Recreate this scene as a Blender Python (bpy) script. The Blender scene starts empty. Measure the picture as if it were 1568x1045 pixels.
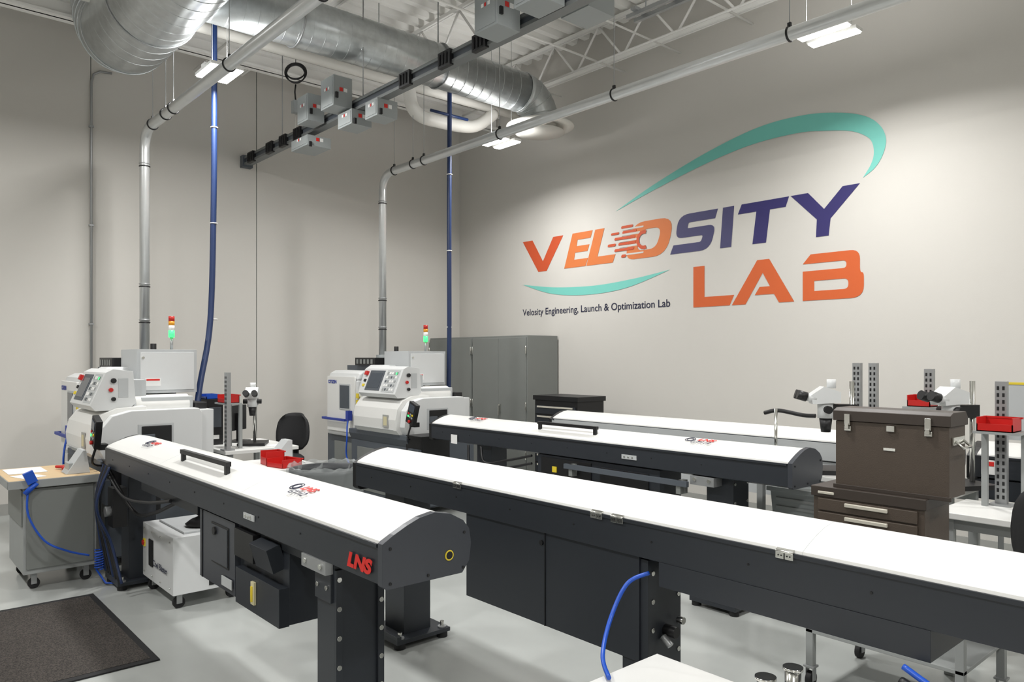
import bpy, bmesh, math, random
from mathutils import Vector, Matrix
random.seed(3)
C=bpy.context.scene.collection

# ---------------------------------------------------------------- materials
def srgb(c):
    return tuple(((v/255)/12.92 if v/255<=.04045 else ((v/255+.055)/1.055)**2.4) for v in c)+(1,)
_m={}
def mat(name,col,rough=.5,metal=0,var=.04,scale=6,bump=0,emit=0,bscale=60,alpha=1,spec=.5):
    if name in _m: return _m[name]
    m=bpy.data.materials.new(name); m.use_nodes=True
    n=m.node_tree.nodes; l=m.node_tree.links; b=n['Principled BSDF']
    c=srgb(col)
    b.inputs['Roughness'].default_value=rough; b.inputs['Metallic'].default_value=metal
    b.inputs['Specular IOR Level'].default_value=spec
    tc=n.new('ShaderNodeTexCoord'); nz=n.new('ShaderNodeTexNoise'); nz.inputs['Scale'].default_value=scale; nz.inputs['Detail'].default_value=4
    l.new(tc.outputs['Object'],nz.inputs['Vector'])
    cr=n.new('ShaderNodeMixRGB'); cr.inputs[1].default_value=tuple(v*(1-var) for v in c[:3])+(1,); cr.inputs[2].default_value=tuple(min(1,v*(1+var)) for v in c[:3])+(1,)
    if var>.3:
        mr=n.new('ShaderNodeMapRange'); mr.inputs[1].default_value=.38; mr.inputs[2].default_value=.62; l.new(nz.outputs['Fac'],mr.inputs[0]); l.new(mr.outputs[0],cr.inputs[0])
    else: l.new(nz.outputs['Fac'],cr.inputs[0])
    l.new(cr.outputs[0],b.inputs['Base Color'])
    if bump:
        n2=n.new('ShaderNodeTexNoise'); n2.inputs['Scale'].default_value=bscale; l.new(tc.outputs['Object'],n2.inputs['Vector'])
        bp=n.new('ShaderNodeBump'); bp.inputs['Strength'].default_value=bump; bp.inputs['Distance'].default_value=.01
        l.new(n2.outputs['Fac'],bp.inputs['Height']); l.new(bp.outputs[0],b.inputs['Normal'])
    if emit:
        b.inputs['Emission Color'].default_value=c; b.inputs['Emission Strength'].default_value=emit
    if alpha<1: b.inputs['Alpha'].default_value=alpha
    _m[name]=m; return m
WALL=mat('wall_paint',(203,200,194),.75,var=.02,scale=1.2,bump=.05,bscale=120)
CEIL=mat('deck_white',(240,239,235),.6,var=.02)
FLOOR=mat('epoxy_floor',(174,177,174),.22,var=.12,scale=1.6,bump=.02,bscale=8)
BASEB=mat('baseboard_grey',(160,160,156),.5)
WHITE=mat('white_enamel',(224,224,221),.34,var=.01)
WHITE2=mat('machine_white',(212,214,214),.35,var=.02)
LGREY=mat('light_grey',(184,187,188),.45,var=.02)
GREY=mat('grey_steel_paint',(122,125,122),.5,var=.03)
BGREY=mat('bench_grey',(150,153,152),.5,var=.03)
MGREY=mat('machine_base_grey',(80,86,93),.5,var=.03)
BLACK=mat('charcoal_powdercoat',(40,44,50),.42,var=.05,scale=20)
ENDP=mat('panel_and_lit_end_charcoal',(58,61,67),.38,var=.05,scale=20)  # end plates coloured lighter than the body as if lit; also box panel tone
BLK=mat('black_plastic',(18,18,20),.45)
RUB=mat('black_rubber',(24,24,26),.7)
DARK=mat('dark_void',(10,11,13),.6)
GALV=mat('galvanised_steel',(190,194,195),.28,metal=.8,var=.22,scale=14)
PIPE=mat('pipe_steel',(208,210,210),.33,metal=.65,var=.06,scale=10)
CHROME=mat('chrome',(215,215,210),.18,metal=1)
ALU=mat('aluminium',(165,167,168),.4,metal=.6)
BUSW=mat('busway_alu',(125,128,128),.45,metal=.4)
BOXG=mat('box_grey',(150,155,155),.45,var=.03)
STEELW=mat('joist_white',(242,241,238),.5,var=.02)
PVC=mat('white_pipe',(226,224,218),.5)
RED=mat('red_plastic',(190,30,26),.4)
REDL=mat('red_logo',(210,36,28),.5)
BLUE=mat('blue_hose_dark',(24,44,84),.4)
BLUEB=mat('blue_hose_bright',(28,80,185),.35)
BLUEL=mat('blue_logo',(40,60,150),.5)
YEL=mat('yellow_label',(225,200,50),.5)
GRN=mat('green_lamp',(60,230,110),.4,emit=2)
REDLAMP=mat('red_lamp',(180,30,20),.4)
AMB=mat('amber_lamp',(220,150,30),.4)
WOOD=mat('bench_maple',(205,178,138),.45,var=.12,scale=8)
BROWN=mat('toolbox_brown',(72,62,53),.5,var=.08,scale=30,bump=.15,bscale=200)
DBROWN=mat('toolbox_brown_dark',(56,48,42),.5,var=.06)
STRIP=mat('drawer_strip',(215,210,196),.3,metal=.3)
SCREEN=mat('screen_glass',(60,68,78),.12)
TEAL=mat('logo_teal',(116,196,184),.6,var=.02)
OR1=mat('logo_red_orange',(196,80,42),.6); OR2=mat('logo_orange',(208,116,60),.6); OR3=mat('logo_deep_orange',(202,92,40),.6)
NV1=mat('logo_slate_navy',(66,64,104),.6); NV2=mat('logo_navy',(44,38,98),.6)
INK=mat('ink',(30,32,60),.6)
MATM=mat('floor_mat_carpet',(62,57,53),.95,var=.6,scale=130,bump=.8,bscale=180)
BAG=mat('clear_bag',(190,195,195),.2,alpha=.3)
CAN=mat('bin_grey',(44,47,50),.5)
TUBE=mat('led_tube',(255,253,248),.5,emit=16)
PAPER=mat('paper',(232,232,230),.7)
HAND=mat('panel_beige',(206,198,160),.5)

# ---------------------------------------------------------------- builder
class B:
    def __init__(s,name,parent=None,bevel=0,smooth=True):
        s.name=name; s.bm=bmesh.new(); s.mats=[]; s.bevel=bevel; s.parent=parent
    def mi(s,m):
        if m not in s.mats: s.mats.append(m)
        return s.mats.index(m)
    def _set(s,fs,m,sm=False):
        i=s.mi(m)
        for f in fs: f.material_index=i; f.smooth=sm
    def box(s,x0,x1,y0,y1,z0,z1,m,rot=None,pivot=None):
        vs=[s.bm.verts.new((x,y,z)) for x in(x0,x1) for y in(y0,y1) for z in(z0,z1)]
        q=[(0,1,3,2),(4,6,7,5),(0,4,5,1),(2,3,7,6),(0,2,6,4),(1,5,7,3)]
        fs=[s.bm.faces.new([vs[i] for i in f]) for f in q]; s._set(fs,m)
        if rot:
            p=Vector(pivot or ((x0+x1)/2,(y0+y1)/2,(z0+z1)/2))
            R=rot if isinstance(rot,Matrix) else Matrix.Rotation(rot[1],3,rot[0])
            for v in vs: v.co=R@(v.co-p)+p
        return vs
    def prism(s,pts,axis,a,b,m,ms=None):
        def P(p,t):
            return (t,p[0],p[1]) if axis=='x' else ((p[0],t,p[1]) if axis=='y' else (p[0],p[1],t))
        A=[s.bm.verts.new(P(p,a)) for p in pts]; D=[s.bm.verts.new(P(p,b)) for p in pts]
        fs=[s.bm.faces.new(A),s.bm.faces.new(D[::-1])]
        n=len(pts)
        for i in range(n): fs.append(s.bm.faces.new([A[i],D[i],D[(i+1)%n],A[(i+1)%n]]))
        s._set(fs,m)
        if ms:
            for k,mm in ms.items(): fs[2+k].material_index=s.mi(mm)
        return A+D
    def tube(s,pts,r,m,seg=12,cap=True,smooth=False,rs=None):
        pts=[Vector(p) for p in pts]
        if smooth: pts=catmull(pts,8)
        n=len(pts); T=[]
        for i in range(n):
            a=pts[max(i-1,0)]; b=pts[min(i+1,n-1)]; T.append((b-a).normalized())
        up=Vector((0,0,1)) if abs(T[0].z)<.9 else Vector((1,0,0))
        N=(up-T[0]*up.dot(T[0])).normalized(); rings=[]
        for i in range(n):
            N=(N-T[i]*N.dot(T[i])).normalized(); Bn=T[i].cross(N)
            rr=rs[i] if rs else r
            rings.append([s.bm.verts.new(pts[i]+(N*math.cos(2*math.pi*k/seg)+Bn*math.sin(2*math.pi*k/seg))*rr) for k in range(seg)])
        fs=[]
        for i in range(n-1):
            for k in range(seg):
                fs.append(s.bm.faces.new([rings[i][k],rings[i][(k+1)%seg],rings[i+1][(k+1)%seg],rings[i+1][k]]))
        s._set(fs,m,True)
        if cap: s._set([s.bm.faces.new(rings[0][::-1]),s.bm.faces.new(rings[-1])],m)
    def cyl(s,p0,p1,r,m,seg=20,r2=None):
        s.tube([p0,p1],r,m,seg,rs=[r,r if r2 is None else r2])
    def ring(s,c,R,r,m,normal=(0,0,1),seg=28):
        q=Vector(normal).to_track_quat('Z','Y'); c=Vector(c)
        pts=[c+q@Vector((R*math.cos(2*math.pi*k/seg),R*math.sin(2*math.pi*k/seg),0)) for k in range(seg+1)]
        s.tube(pts,r,m,8,cap=False)
    def lathe(s,c,prof,m,seg=32):
        rings=[[s.bm.verts.new((c[0]+r*math.cos(2*math.pi*k/seg),c[1]+r*math.sin(2*math.pi*k/seg),c[2]+z)) for k in range(seg)] for r,z in prof]
        fs=[]
        for i in range(len(rings)-1):
            for k in range(seg): fs.append(s.bm.faces.new([rings[i][k],rings[i][(k+1)%seg],rings[i+1][(k+1)%seg],rings[i+1][k]]))
        s._set(fs,m,True)
    def caster(s,x,y,h=.11,m=None):
        s.box(x-.03,x+.03,y-.03,y+.03,h-.012,h,ALU); s.box(x-.022,x-.017,y-.02,y+.02,.035,h-.01,ALU); s.box(x+.017,x+.022,y-.02,y+.02,.035,h-.01,ALU)
        s.cyl((x-.015,y,.042),(x+.015,y,.042),.042,RUB,20)
    def done(s):
        bmesh.ops.recalc_face_normals(s.bm,faces=s.bm.faces)
        me=bpy.data.meshes.new(s.name); s.bm.to_mesh(me); s.bm.free()
        o=bpy.data.objects.new(s.name,me); C.objects.link(o)
        for m in s.mats: me.materials.append(m)
        if s.bevel:
            md=o.modifiers.new('bevel','BEVEL'); md.width=s.bevel; md.segments=2; md.limit_method='ANGLE'; md.angle_limit=math.radians(50)
        if s.parent: o.parent=s.parent
        return o
def catmull(p,k):
    out=[]; n=len(p)
    for i in range(n-1):
        a=p[max(i-1,0)];b=p[i];c=p[i+1];d=p[min(i+2,n-1)]
        for j in range(k):
            t=j/k; out.append(.5*((2*b)+(c-a)*t+(2*a-5*b+4*c-d)*t*t+(3*b-a-3*c+d)*t**3))
    out.append(p[-1]); return out
def text(s,x,y,z,size,m,parent,rot=(math.pi/2,0,0),name='label_text',sx=1,bold=0,shear=0):
    cu=bpy.data.curves.new(name,'FONT'); cu.body=s; cu.size=size; cu.extrude=.0008; cu.offset=bold; cu.shear=shear
    cu.materials.append(m); o=bpy.data.objects.new(name,cu); C.objects.link(o)
    o.location=(x,y,z); o.rotation_euler=rot; o.scale=(sx,1,1); o.parent=parent
    return o

# ---------------------------------------------------------------- room
W=7.8; H=6.3; XE=15; YB=-5
b=B('floor'); b.box(-.2,XE,YB,W+.2,-.1,0,FLOOR); b.done()
b=B('wall_left'); 
b.box(-.2,0,YB,2.17,0,H+.2,WALL); b.box(-.2,0,2.18,4.235,0,H+.2,WALL); b.box(-.2,0,4.247,W,0,H+.2,WALL); b.box(-.2,-.012,2.17,2.18,0,H,GREY); b.box(-.2,-.012,4.235,4.247,0,H,GREY); b.done()
b=B('wall_right'); b.box(-.2,XE,W,W+.2,0,H+.2,WALL); b.done()
b=B('wall_front'); b.box(-.2,XE,YB-.2,YB,0,H+.2,WALL); b.done()
b=B('wall_back'); b.box(XE,XE+.2,YB,W,0,H+.2,WALL); b.done()
b=B('baseboard_left'); b.box(0,.012,YB,W,0,.13,BASEB); b.done()
b=B('baseboard_right'); b.box(0.012,XE,W-.012,W,0,.13,BASEB); b.done()
b=B('ceiling'); pts=[]; x=-.2
while x<XE:
    pts+=[(x,H),(x+.09,H),(x+.12,H+.08),(x+.21,H+.08),(x+.24,H)]; x+=.24
pts+=[(x,H+.14),(-.2,H+.14)]
q=[]
for p in pts:
    if not q or q[-1]!=p: q.append(p)
b.prism(q,'y',YB,W,CEIL); b.done()
for y in (-3.2,-1.4,.4,2.2,4.0,5.8,7.5):
    b=B('roof_joist')
    for z in(5.68,6.22):
        b.box(0.02,XE-.02,y-.035,y-.005,z,z+.045,STEELW); b.box(0.02,XE-.02,y+.005,y+.035,z,z+.045,STEELW)
    x=.1;u=0
    while x<XE-.6:
        b.cyl((x,y,5.71 if u else 6.23),(x+.42,y,6.23 if u else 5.71),.016,STEELW,8); x+=.42;u=1-u
    b.done()
b=B('roof_girder'); b.box(.9,1.08,YB+.02,W-.02,5.45,5.48,STEELW); b.box(.975,1.0,YB+.02,W-.02,5.45,5.66,STEELW); b.box(.9,1.08,YB+.02,W-.02,5.63,5.67,STEELW); b.done()

b=B('wall_conduit'); b.tube([(.03,2.175,.14),(.03,2.175,5.15),(.03,2.2,5.25),(.03,2.27,5.3),(.03,2.4,5.31)],.014,ALU,8)
for z in (1,2.2,3.4,4.6): b.box(.001,.05,2.15,2.2,z,z+.02,ALU)
b.done()
b=B('sprinkler_pipe'); b.tube([(.2,YB+.05,5.75),(.2,W-.05,5.75)],.03,PVC,10); b.done()
b=B('insulated_pipe'); b.tube([(2,-3,5.33),(2,W-.3,5.36)],.06,PVC,14)
for y in (1,3,5,7): b.cyl((2,y,5.38),(2,y,6.29),.006,ALU,6)
b.tube([(2.0,5.45,5.33),(2,5.5,5.1),(2,5.62,5.0),(2,5.85,4.98),(2,6.5,5.03),(2.0,6.9,5.3)],.085,PVC,14,smooth=True); b.done()
for k,(x,z,r) in enumerate([(1.5,5.55,.014),(2.5,5.6,.012),(3.7,5.62,.014),(4.6,5.6,.012),(5.6,5.63,.014)]):
    b=B('electrical_conduit'); b.tube([(x,YB+.05,z),(x,W-.05,z)],r,STEELW,8); b.done()
for (y,z) in ((7.1,5.55),(3.3,5.5),(1.2,5.64)):
    b=B('electrical_conduit'); b.tube([(.3,y,z),(XE-.3,y,z)],.014,STEELW,8); b.done()

# ---------------------------------------------------------------- ducts
b=B('ventilation_duct')
arc=[(1.25,2.15,6.28),(1.25,2.15,5.9)]
R=.55
for k in range(7):
    a=math.pi/2*k/6; arc.append((1.25+R-R*math.cos(a)+0,2.15,5.75-R*math.sin(a)+0))
pts=arc+[(2.4,2.15,5.2),(8.5,2.15,5.2),(14,2.15,5.2)]
b.tube(pts,.42,GALV,40)
for k in range(1,60):
    x=1.8+.2*k
    b.ring((x,2.15,5.2),.42,.0035,GALV,(1,.12,0),40)
for p,q in zip(arc[2:],arc[3:]):
    b.ring(p,.422,.008,GALV,Vector(q)-Vector(p),40)
b.tube([(3.0,2.45,5.25),(3.0,6.5,5.25)],.25,GALV,32)
for k in range(28): b.ring((3,2.55+.14*k,5.25),.25,.0025,GALV,(.1,1,0),36)
el=[]
for k in range(9):
    a=math.pi/2*k/8; el.append((3,6.5+.36*math.sin(a),5.25-.36*(1-math.cos(a))))
b.tube(el,.25,GALV,32)
for p,q in zip(el[:-1:2],el[1::2]): b.ring(p,.253,.006,GALV,Vector(q)-Vector(p),36)
for x in (2.6,4.2,6): 
    b.ring((x,2.15,5.2),.425,.01,ALU,(1,0,0),40); b.cyl((x,2.15,5.6),(x,2.15,6.29),.008,ALU,8)
for y in (3.4,5.2): b.ring((3,y,5.25),.258,.01,ALU,(0,1,0),36); b.cyl((3,y,5.5),(3,y,6.29),.008,ALU,8)
b.done()
b=B('round_air_diffuser')
b.lathe((3,6.86,4.84),[(.24,.10),(.25,.10),(.32,.09),(.45,.04),(.45,.02),(.3,.02),(.22,.06),(.2,-.02),(.32,-.04),(.33,-.055),(0.001,-.07)],PVC,40); b.done()

def exhaust(y,zt,xe,zb=1.84):
    b=B('exhaust_pipe'); x=1.27; R=.22
    pts=[(x,y,zb),(x,y,zt-R)]
    for k in range(1,9):
        a=math.pi/2*k/8; pts.append((x+R*(1-math.cos(a)),y,zt-R+R*math.sin(a)))
    pts.append((xe,y,zt)); b.tube(pts,.052,PIPE,20)
    for z in (zb+.35,zb+.75,zt-.4): b.ring((x,y,z),.053,.007,BLK,(0,0,1),24); b.ring((x,y,z+.03),.053,.006,ALU,(0,0,1),24)
    for xx in (x+.3,x+.75,x+1.0,x+2.5,x+4.2,x+6.0):
        b.ring((xx,y,zt),.054,.009,BLK,(1,0,0),24); b.box(xx-.014,xx+.014,y-.01,y+.01,zt+.05,zt+.09,BLK)
        b.cyl((xx,y,zt+.09),(xx,y,5.68),.004,ALU,6)
    b.done()
exhaust(2.44,4.33,11); exhaust(5.5,4.33,13)

b=B('power_busway'); Y=4.08; Z=4.5
b.box(.05,12,Y-.05,Y+.05,Z-.055,Z-.025,BUSW); b.box(.05,12,Y-.05,Y+.05,Z+.03,Z+.06,BUSW); b.box(.05,12,Y-.03,Y+.03,Z-.03,Z+.035,MGREY); b.box(.001,.1,Y-.07,Y+.07,Z-.08,Z+.08,MGREY)
for x in (.35,.95,1.35,1.75,4.1,4.75,5.25,):
    b.box(x-.09,x+.09,Y-.075,Y-.03,Z-.07,Z+.07,BLK)
    for k in range(3): b.box(x-.07+.05*k,x-.05+.05*k,Y-.085,Y-.07,Z-.05,Z+.05,RUB)
for x in (1.2,3.2,5.2,7.2,9): b.cyl((x,Y,Z+.06),(x,Y,5.7),.006,ALU,6)
b.done()
def tap(x,y,z,w,h,d):
    b=B('power_tap_box',bevel=.004); b.box(x-w/2,x+w/2,y-d/2,y+d/2,z-h/2,z+h/2,BOXG); b.box(x-w/2+.02,x+w/2-.02,y-d/2-.005,y-d/2,z-h/2+.02,z+h/2-.02,BOXG)
    b.box(x-.01,x+.01,y-d/2-.008,y-d/2-.005,z+.02,z+.05,REDL); b.box(x+.03,x+.06,y-d/2-.008,y-d/2-.005,z+.02,z+.05,PAPER); b.box(x-.05,x-.02,y-d/2-.008,y-d/2-.005,z+.02,z+.05,PAPER)
    b.box(x+w/2,x+w/2+.004,y-.04,y+.0,z+.0,z+.04,REDL); b.box(x+w/2,x+w/2+.004,y+.01,y+.05,z+.0,z+.04,PAPER); b.box(x+w/2,x+w/2+.02,y-d/2+.02,y-d/2+.05,z-.08,z-.02,BLK); b.done()
tap(1.95,4.1,4.33,.42,.12,.3)
tap(2.35,3.9,4.6,.26,.3,.2); tap(2.95,3.9,4.62,.28,.32,.22); tap(3.02,4.08,4.36,.3,.16,.24); tap(3.5,4.12,4.36,.24,.18,.24)
tap(5.65,3.88,4.56,.28,.32,.24); tap(6.15,3.87,4.6,.28,.34,.26); tap(6.15,4.4,4.66,.3,.3,.3)
b=B('strut_channel_rack')
for y in (6.0,6.12): b.box(5.2,7.2,y,y+.04,5.3,5.34,ALU)
for x in (5.3,5.7,6.1,6.5,6.9): b.box(x,x+.06,5.95,6.2,5.34,5.37,ALU)
for x in (5.4,6.9): b.cyl((x,6.07,5.36),(x,6.07,6.29),.006,ALU,6)
b.done()
b=B('hanging_cable_coil')
for k in range(5): b.ring((1.58,4.08,5.28+.01*k),.11+.01*(k%3),.008,BLK,(.8,-.6,.1*k))
b.cyl((1.58,4.08,5.4),(1.58,4.08,6.29),.004,BLK,6); b.tube([(1.58,4.08,5.15),(1.6,4.06,5.05),(1.58,4.08,4.95)],.01,BLK,8); b.box(1.54,1.62,4.04,4.12,4.8,4.95,BOXG)
b.tube([(1.58,4.08,4.8),(1.57,4.08,4.56)],.005,PVC,6); b.done()
b=B('hanging_hose_coil')
for k in range(4): b.ring((3.5,4.7,5.85+.02*k),.2+.01*k,.012,BLUE,(.5,-.6,.6))
b.cyl((3.5,4.7,5.9),(3.5,4.7,6.29),.004,BLK,6); b.done()

def airhose(dy,bot):
    b=B('blue_air_hose'); x=2.32; y=5.87+dy
    b.tube([(x,y,5.6),(x,y,4.5),(x+.0,y-.005,3.5)]+bot,.03,BLUE,12,smooth=True)
    b.cyl((x,y,5.3),(x,y,5.66),.035,BLUE,12)
    if dy==0: b.tube([(x,y-.3,4.98),(x,y+.3,4.98)],.02,BLUE,8)
    for z in (4.2,3.2,2.2): b.ring((x,y-.005 if z<4 else y,z),.033,.006,PVC,(0,0,1),16)
    b.done()
airhose(0,[(2.33,5.86,2.2),(2.34,5.84,1.25)])
airhose(-3.04,[(2.35,2.78,2.2),(2.5,2.62,1.5),(2.65,2.5,.95)])

# ---------------------------------------------------------------- logo on the right wall
logo=bpy.data.objects.new('wall_logo_sign',None); C.objects.link(logo)
def rnd(pts,r):
    out=[];n=len(pts)
    for i,p in enumerate(pts):
        rr=r[i] if isinstance(r,(list,tuple)) else r
        if rr<=0: out.append(p); continue
        a=Vector(pts[i-1]);c=Vector(pts[(i+1)%n]);p=Vector(p)
        d1=min(rr,(a-p).length*.48);d2=min(rr,(c-p).length*.48)
        A=p+(a-p).normalized()*d1;D=p+(c-p).normalized()*d2
        for k in range(7):
            t=k/6; v=A*(1-t)**2+p*2*t*(1-t)+D*t*t; out.append((v.x,v.y))
    return out
def decal(name,polys,m,lift=0):
    cu=bpy.data.curves.new(name,'CURVE'); cu.dimensions='2D'; cu.fill_mode='BOTH'; cu.extrude=.0012
    for pl in polys:
        s=cu.splines.new('POLY'); s.points.add(len(pl)-1)
        for i,p in enumerate(pl): s.points[i].co=(p[0],p[1],0,1)
        s.use_cyclic_u=True
    cu.materials.append(m); o=bpy.data.objects.new(name,cu); C.objects.link(o); o.rotation_euler=(math.pi/2,0,0); o.location=(0,W-.003-lift,0); o.parent=logo
def band(name,e1,e2,m):
    a=catmull([Vector((*p,0)) for p in e1],10); c=catmull([Vector((*p,0)) for p in e2],10)
    bm=bmesh.new()
    def samp(l,t):
        f=t*(len(l)-1); i=min(int(f),len(l)-2); return l[i].lerp(l[i+1],f-i)
    rows=[]; N=120
    for k in range(N+1):
        t=k/N; p=samp(a,t); q=samp(c,t); rows.append([bm.verts.new((v.x,W-.0045,v.y)) for v in (p,q)])
    for k in range(N): bm.faces.new([rows[k][0],rows[k+1][0],rows[k+1][1],rows[k][1]])
    me=bpy.data.meshes.new(name); bm.to_mesh(me); bm.free(); me.materials.append(m); o=bpy.data.objects.new(name,me); C.objects.link(o); o.parent=logo
decal('letter_v',[[(1.62,3.59),(1.84,3.59),(2.07,3.25),(2.29,3.59),(2.5,3.59),(2.15,3.1),(1.97,3.1)]],OR1)
decal('letter_e',[[(2.69,3.59),(3.08,3.59),(3.04,3.49),(2.79,3.49),(2.77,3.40),(3.02,3.40),(2.98,3.31),(2.74,3.31),(2.72,3.21),(2.99,3.21),(2.94,3.1),(2.52,3.1)]],OR2)
decal('letter_l',[[(3.13,3.59),(3.3,3.59),(3.17,3.21),(3.5,3.21),(3.45,3.1),(2.96,3.1)]],OR2)
Oo=rnd([(3.80,3.59),(4.48,3.59),(4.35,3.11),(3.66,3.11)],[.2,.22,.22,.16]); Oi=rnd([(3.94,3.485),(4.28,3.485),(4.19,3.215),(3.86,3.215)],[.12,.12,.12,.1])
decal('letter_o',[Oo,Oi],OR2)
def streaks(rows):
    return [rnd([(x0+h*.3,z+h),(x1+h*.3,z+h),(x1,z),(x0,z)],h*.48) for x0,x1,z,h in rows]
decal('wall_tone_streaks',streaks([(3.62,3.98,3.515,.022),(3.60,3.92,3.44,.03),(3.56,3.9,3.36,.028),(3.56,3.93,3.285,.028),(3.6,3.98,3.175,.022)]),WALL,.0025)
decal('speed_lines',streaks([(3.60,3.80,3.54,.035),(3.42,3.56,3.472,.028),(3.62,3.86,3.47,.035),(3.48,3.84,3.395,.035),(3.36,3.50,3.318,.035),(3.55,3.85,3.318,.035),(3.48,3.82,3.24,.035),(3.60,3.68,3.15,.04)]),OR1,.004)
cx,cz=3.99,3.35
ringp=[(cx+.125*math.cos(a),cz+.125*math.sin(a)) for a in [math.radians(70+k*22) for k in range(11)]]+[(cx+.08*math.cos(a),cz+.08*math.sin(a)) for a in [math.radians(290-k*22) for k in range(11)]]
decal('flame_ring',[ringp],OR1,.0055)
S=[(5.11,3.59),(4.54,3.59),(4.49,3.30),(4.9,3.3),(4.87,3.22),(4.46,3.22),(4.41,3.11),(5.0,3.11),(5.08,3.41),(4.67,3.41),(4.69,3.48),(5.07,3.48)]
decal('letter_s',[rnd(S,[0,.17,.1,.03,.03,0,0,.15,.1,.02,.02,0])],NV1)
decal('letter_i',[[(5.18,3.59),(5.33,3.59),(5.29,3.11),(5.14,3.11)]],NV1)
decal('letter_t',[[(5.43,3.59),(6.02,3.59),(5.98,3.48),(5.79,3.48),(5.74,3.11),(5.57,3.11),(5.62,3.48),(5.38,3.48)]],NV2)
decal('letter_y',[[(6.04,3.59),(6.24,3.59),(6.42,3.39),(6.62,3.6),(6.8,3.6),(6.49,3.28),(6.47,3.1),(6.33,3.1),(6.34,3.29)]],NV2)
decal('letter_l2',[[(4.76,2.92),(4.92,2.92),(4.92,2.54),(5.33,2.54),(5.27,2.42),(4.76,2.42)]],OR3)
decal('letter_a',[[(5.30,2.42),(5.63,2.92),(5.78,2.92),(6.08,2.42),(5.9,2.42),(5.84,2.52),(5.6,2.52),(5.66,2.61),(5.79,2.61),(5.7,2.77),(5.48,2.42)]],OR3)
decal('letter_b',[rnd([(6.18,2.82),(6.27,2.92),(6.8,2.92),(6.8,2.68),(6.84,2.68),(6.84,2.42),(6.18,2.42),(6.18,2.74),(6.66,2.74),(6.66,2.82)],[0,0,.1,.06,.06,.14,0,0,.04,.04]),rnd([(6.31,2.63),(6.68,2.63),(6.68,2.52),(6.31,2.52)],[0,.05,.05,0])],OR3)
band('swoosh_upper',[(3.5,3.79),(4.14,4.04),(4.93,4.29),(5.63,4.44),(6.18,4.45),(6.58,4.38),(6.85,4.28),(7.0,4.15),(7.06,4.0),(7.03,3.85),(6.95,3.73),(6.83,3.65)],
 [(3.5,3.79),(4.14,3.97),(4.93,4.16),(5.55,4.26),(6.11,4.27),(6.45,4.22),(6.7,4.16),(6.85,4.08),(6.92,4.0),(6.94,3.88),(6.91,3.77),(6.83,3.65)],TEAL)
band('swoosh_lower',[(1.62,2.93),(2.33,2.84),(3.11,2.81),(3.81,2.85),(4.41,2.92)],[(1.62,2.93),(2.26,2.75),(2.98,2.69),(3.7,2.74),(4.41,2.92)],TEAL)
t=text('Velosity Engineering, Launch & Optimization Lab',1.62,W-.003,2.45,.14,INK,logo,name='caption_text',bold=.001)
bpy.context.view_layer.update()
t.scale=(2.79/max(t.dimensions.x,.1),1,1)

# ---------------------------------------------------------------- bar feeders
def feeder(x0,x1,y0,body=BLACK,extras=None,name='bar_feeder',hinges=(),dz=0):
    b=B(name,bevel=.003)
    lid=[(0,1.107),(.004,1.118),(.05,1.14),(.11,1.163),(.167,1.18),(.235,1.19),(.31,1.175),(.375,1.14),(.40,1.107)]
    lid=[(y0+p,z) for p,z in lid]
    b.prism(lid,'x',x0+.02,x1-.012,WHITE)
    n=3
    for k in range(1,n):
        xx=x0+(x1-x0)*k/n
        b.prism([(y,z+.001) for y,z in lid],'x',xx-.001,xx+.001,LGREY)
    b.prism([(y0+.003,1.105),(y0+.003,.955),(y0+.05,.94),(y0+.35,.94),(y0+.40,.98),(y0+.41,1.05),(y0+.40,1.105)],'x',x0,x1-.012,body)
    b.box(x0+.01,x1-.02,y0-.006,y0+.006,1.092,1.107,BLACK)
    end=[(0,.95),(0,1.107),(.05,1.135),(.11,1.163),(.167,1.184),(.235,1.195),(.31,1.18),(.375,1.145),(.405,1.107),(.415,1.05),(.405,.98),(.37,.935),(.02,.935)]
    b.prism([(y0+p*1.0-.004,z+.004) for p,z in end],'x',x1-.012,x1+.02,ENDP)
    b.prism([(y0+.2+(p-.2)*.96,z-.008) for p,z in end],'x',x0-.05,x0+.02,BLK)
    for p,z in((.03,1.09),(.03,.96),(.37,.96),(.375,1.1),(.2,.96)): b.cyl((x1+.02,y0+p,z),(x1+.024,y0+p,z),.006,RUB,10)
    for k in range(int((x1-x0)/.45)): b.cyl((x0+.2+.45*k,y0+.004,1.03),(x0+.2+.45*k,y0-.0,1.03),.005,BLK,8)
    for hx in hinges:
        b.box(hx-.034,hx-.002,y0-.010,y0-.003,1.082,1.106,CHROME); b.box(hx+.002,hx+.034,y0-.010,y0-.003,1.082,1.106,CHROME)
        b.box(hx-.034,hx+.034,y0-.003,y0+.028,1.110,1.115,CHROME,rot=('X',.45),pivot=(hx,y0,1.108)); b.cyl((hx-.034,y0-.008,1.108),(hx+.034,y0-.008,1.108),.005,CHROME,8)
        for s_ in(-.022,-.011,.011,.022): b.cyl((hx+s_,y0-.012,1.094),(hx+s_,y0-.009,1.094),.003,BLK,8)
    if extras: extras(b)
    return b.done()
def foot(b,x,y,top=.94):
    b.box(x-.11,x+.11,y-.1,y+.1,.06,top,BLACK); b.box(x-.19,x+.19,y-.2,y+.2,.035,.06,BLACK)
    b.box(x-.19,x+.19,y-.2,y-.17,.06,.085,BLACK)
    for sx in(-.155,.155):
        for sy in(-.16,.16): b.cyl((x+sx,y+sy,0),(x+sx,y+sy,.035),.035,RUB,14); b.cyl((x+sx,y+sy,.06),(x+sx,y+sy,.1),.014,CHROME,10); b.cyl((x+sx,y+sy,.06),(x+sx,y+sy,.07),.028,ALU,12)
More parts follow.
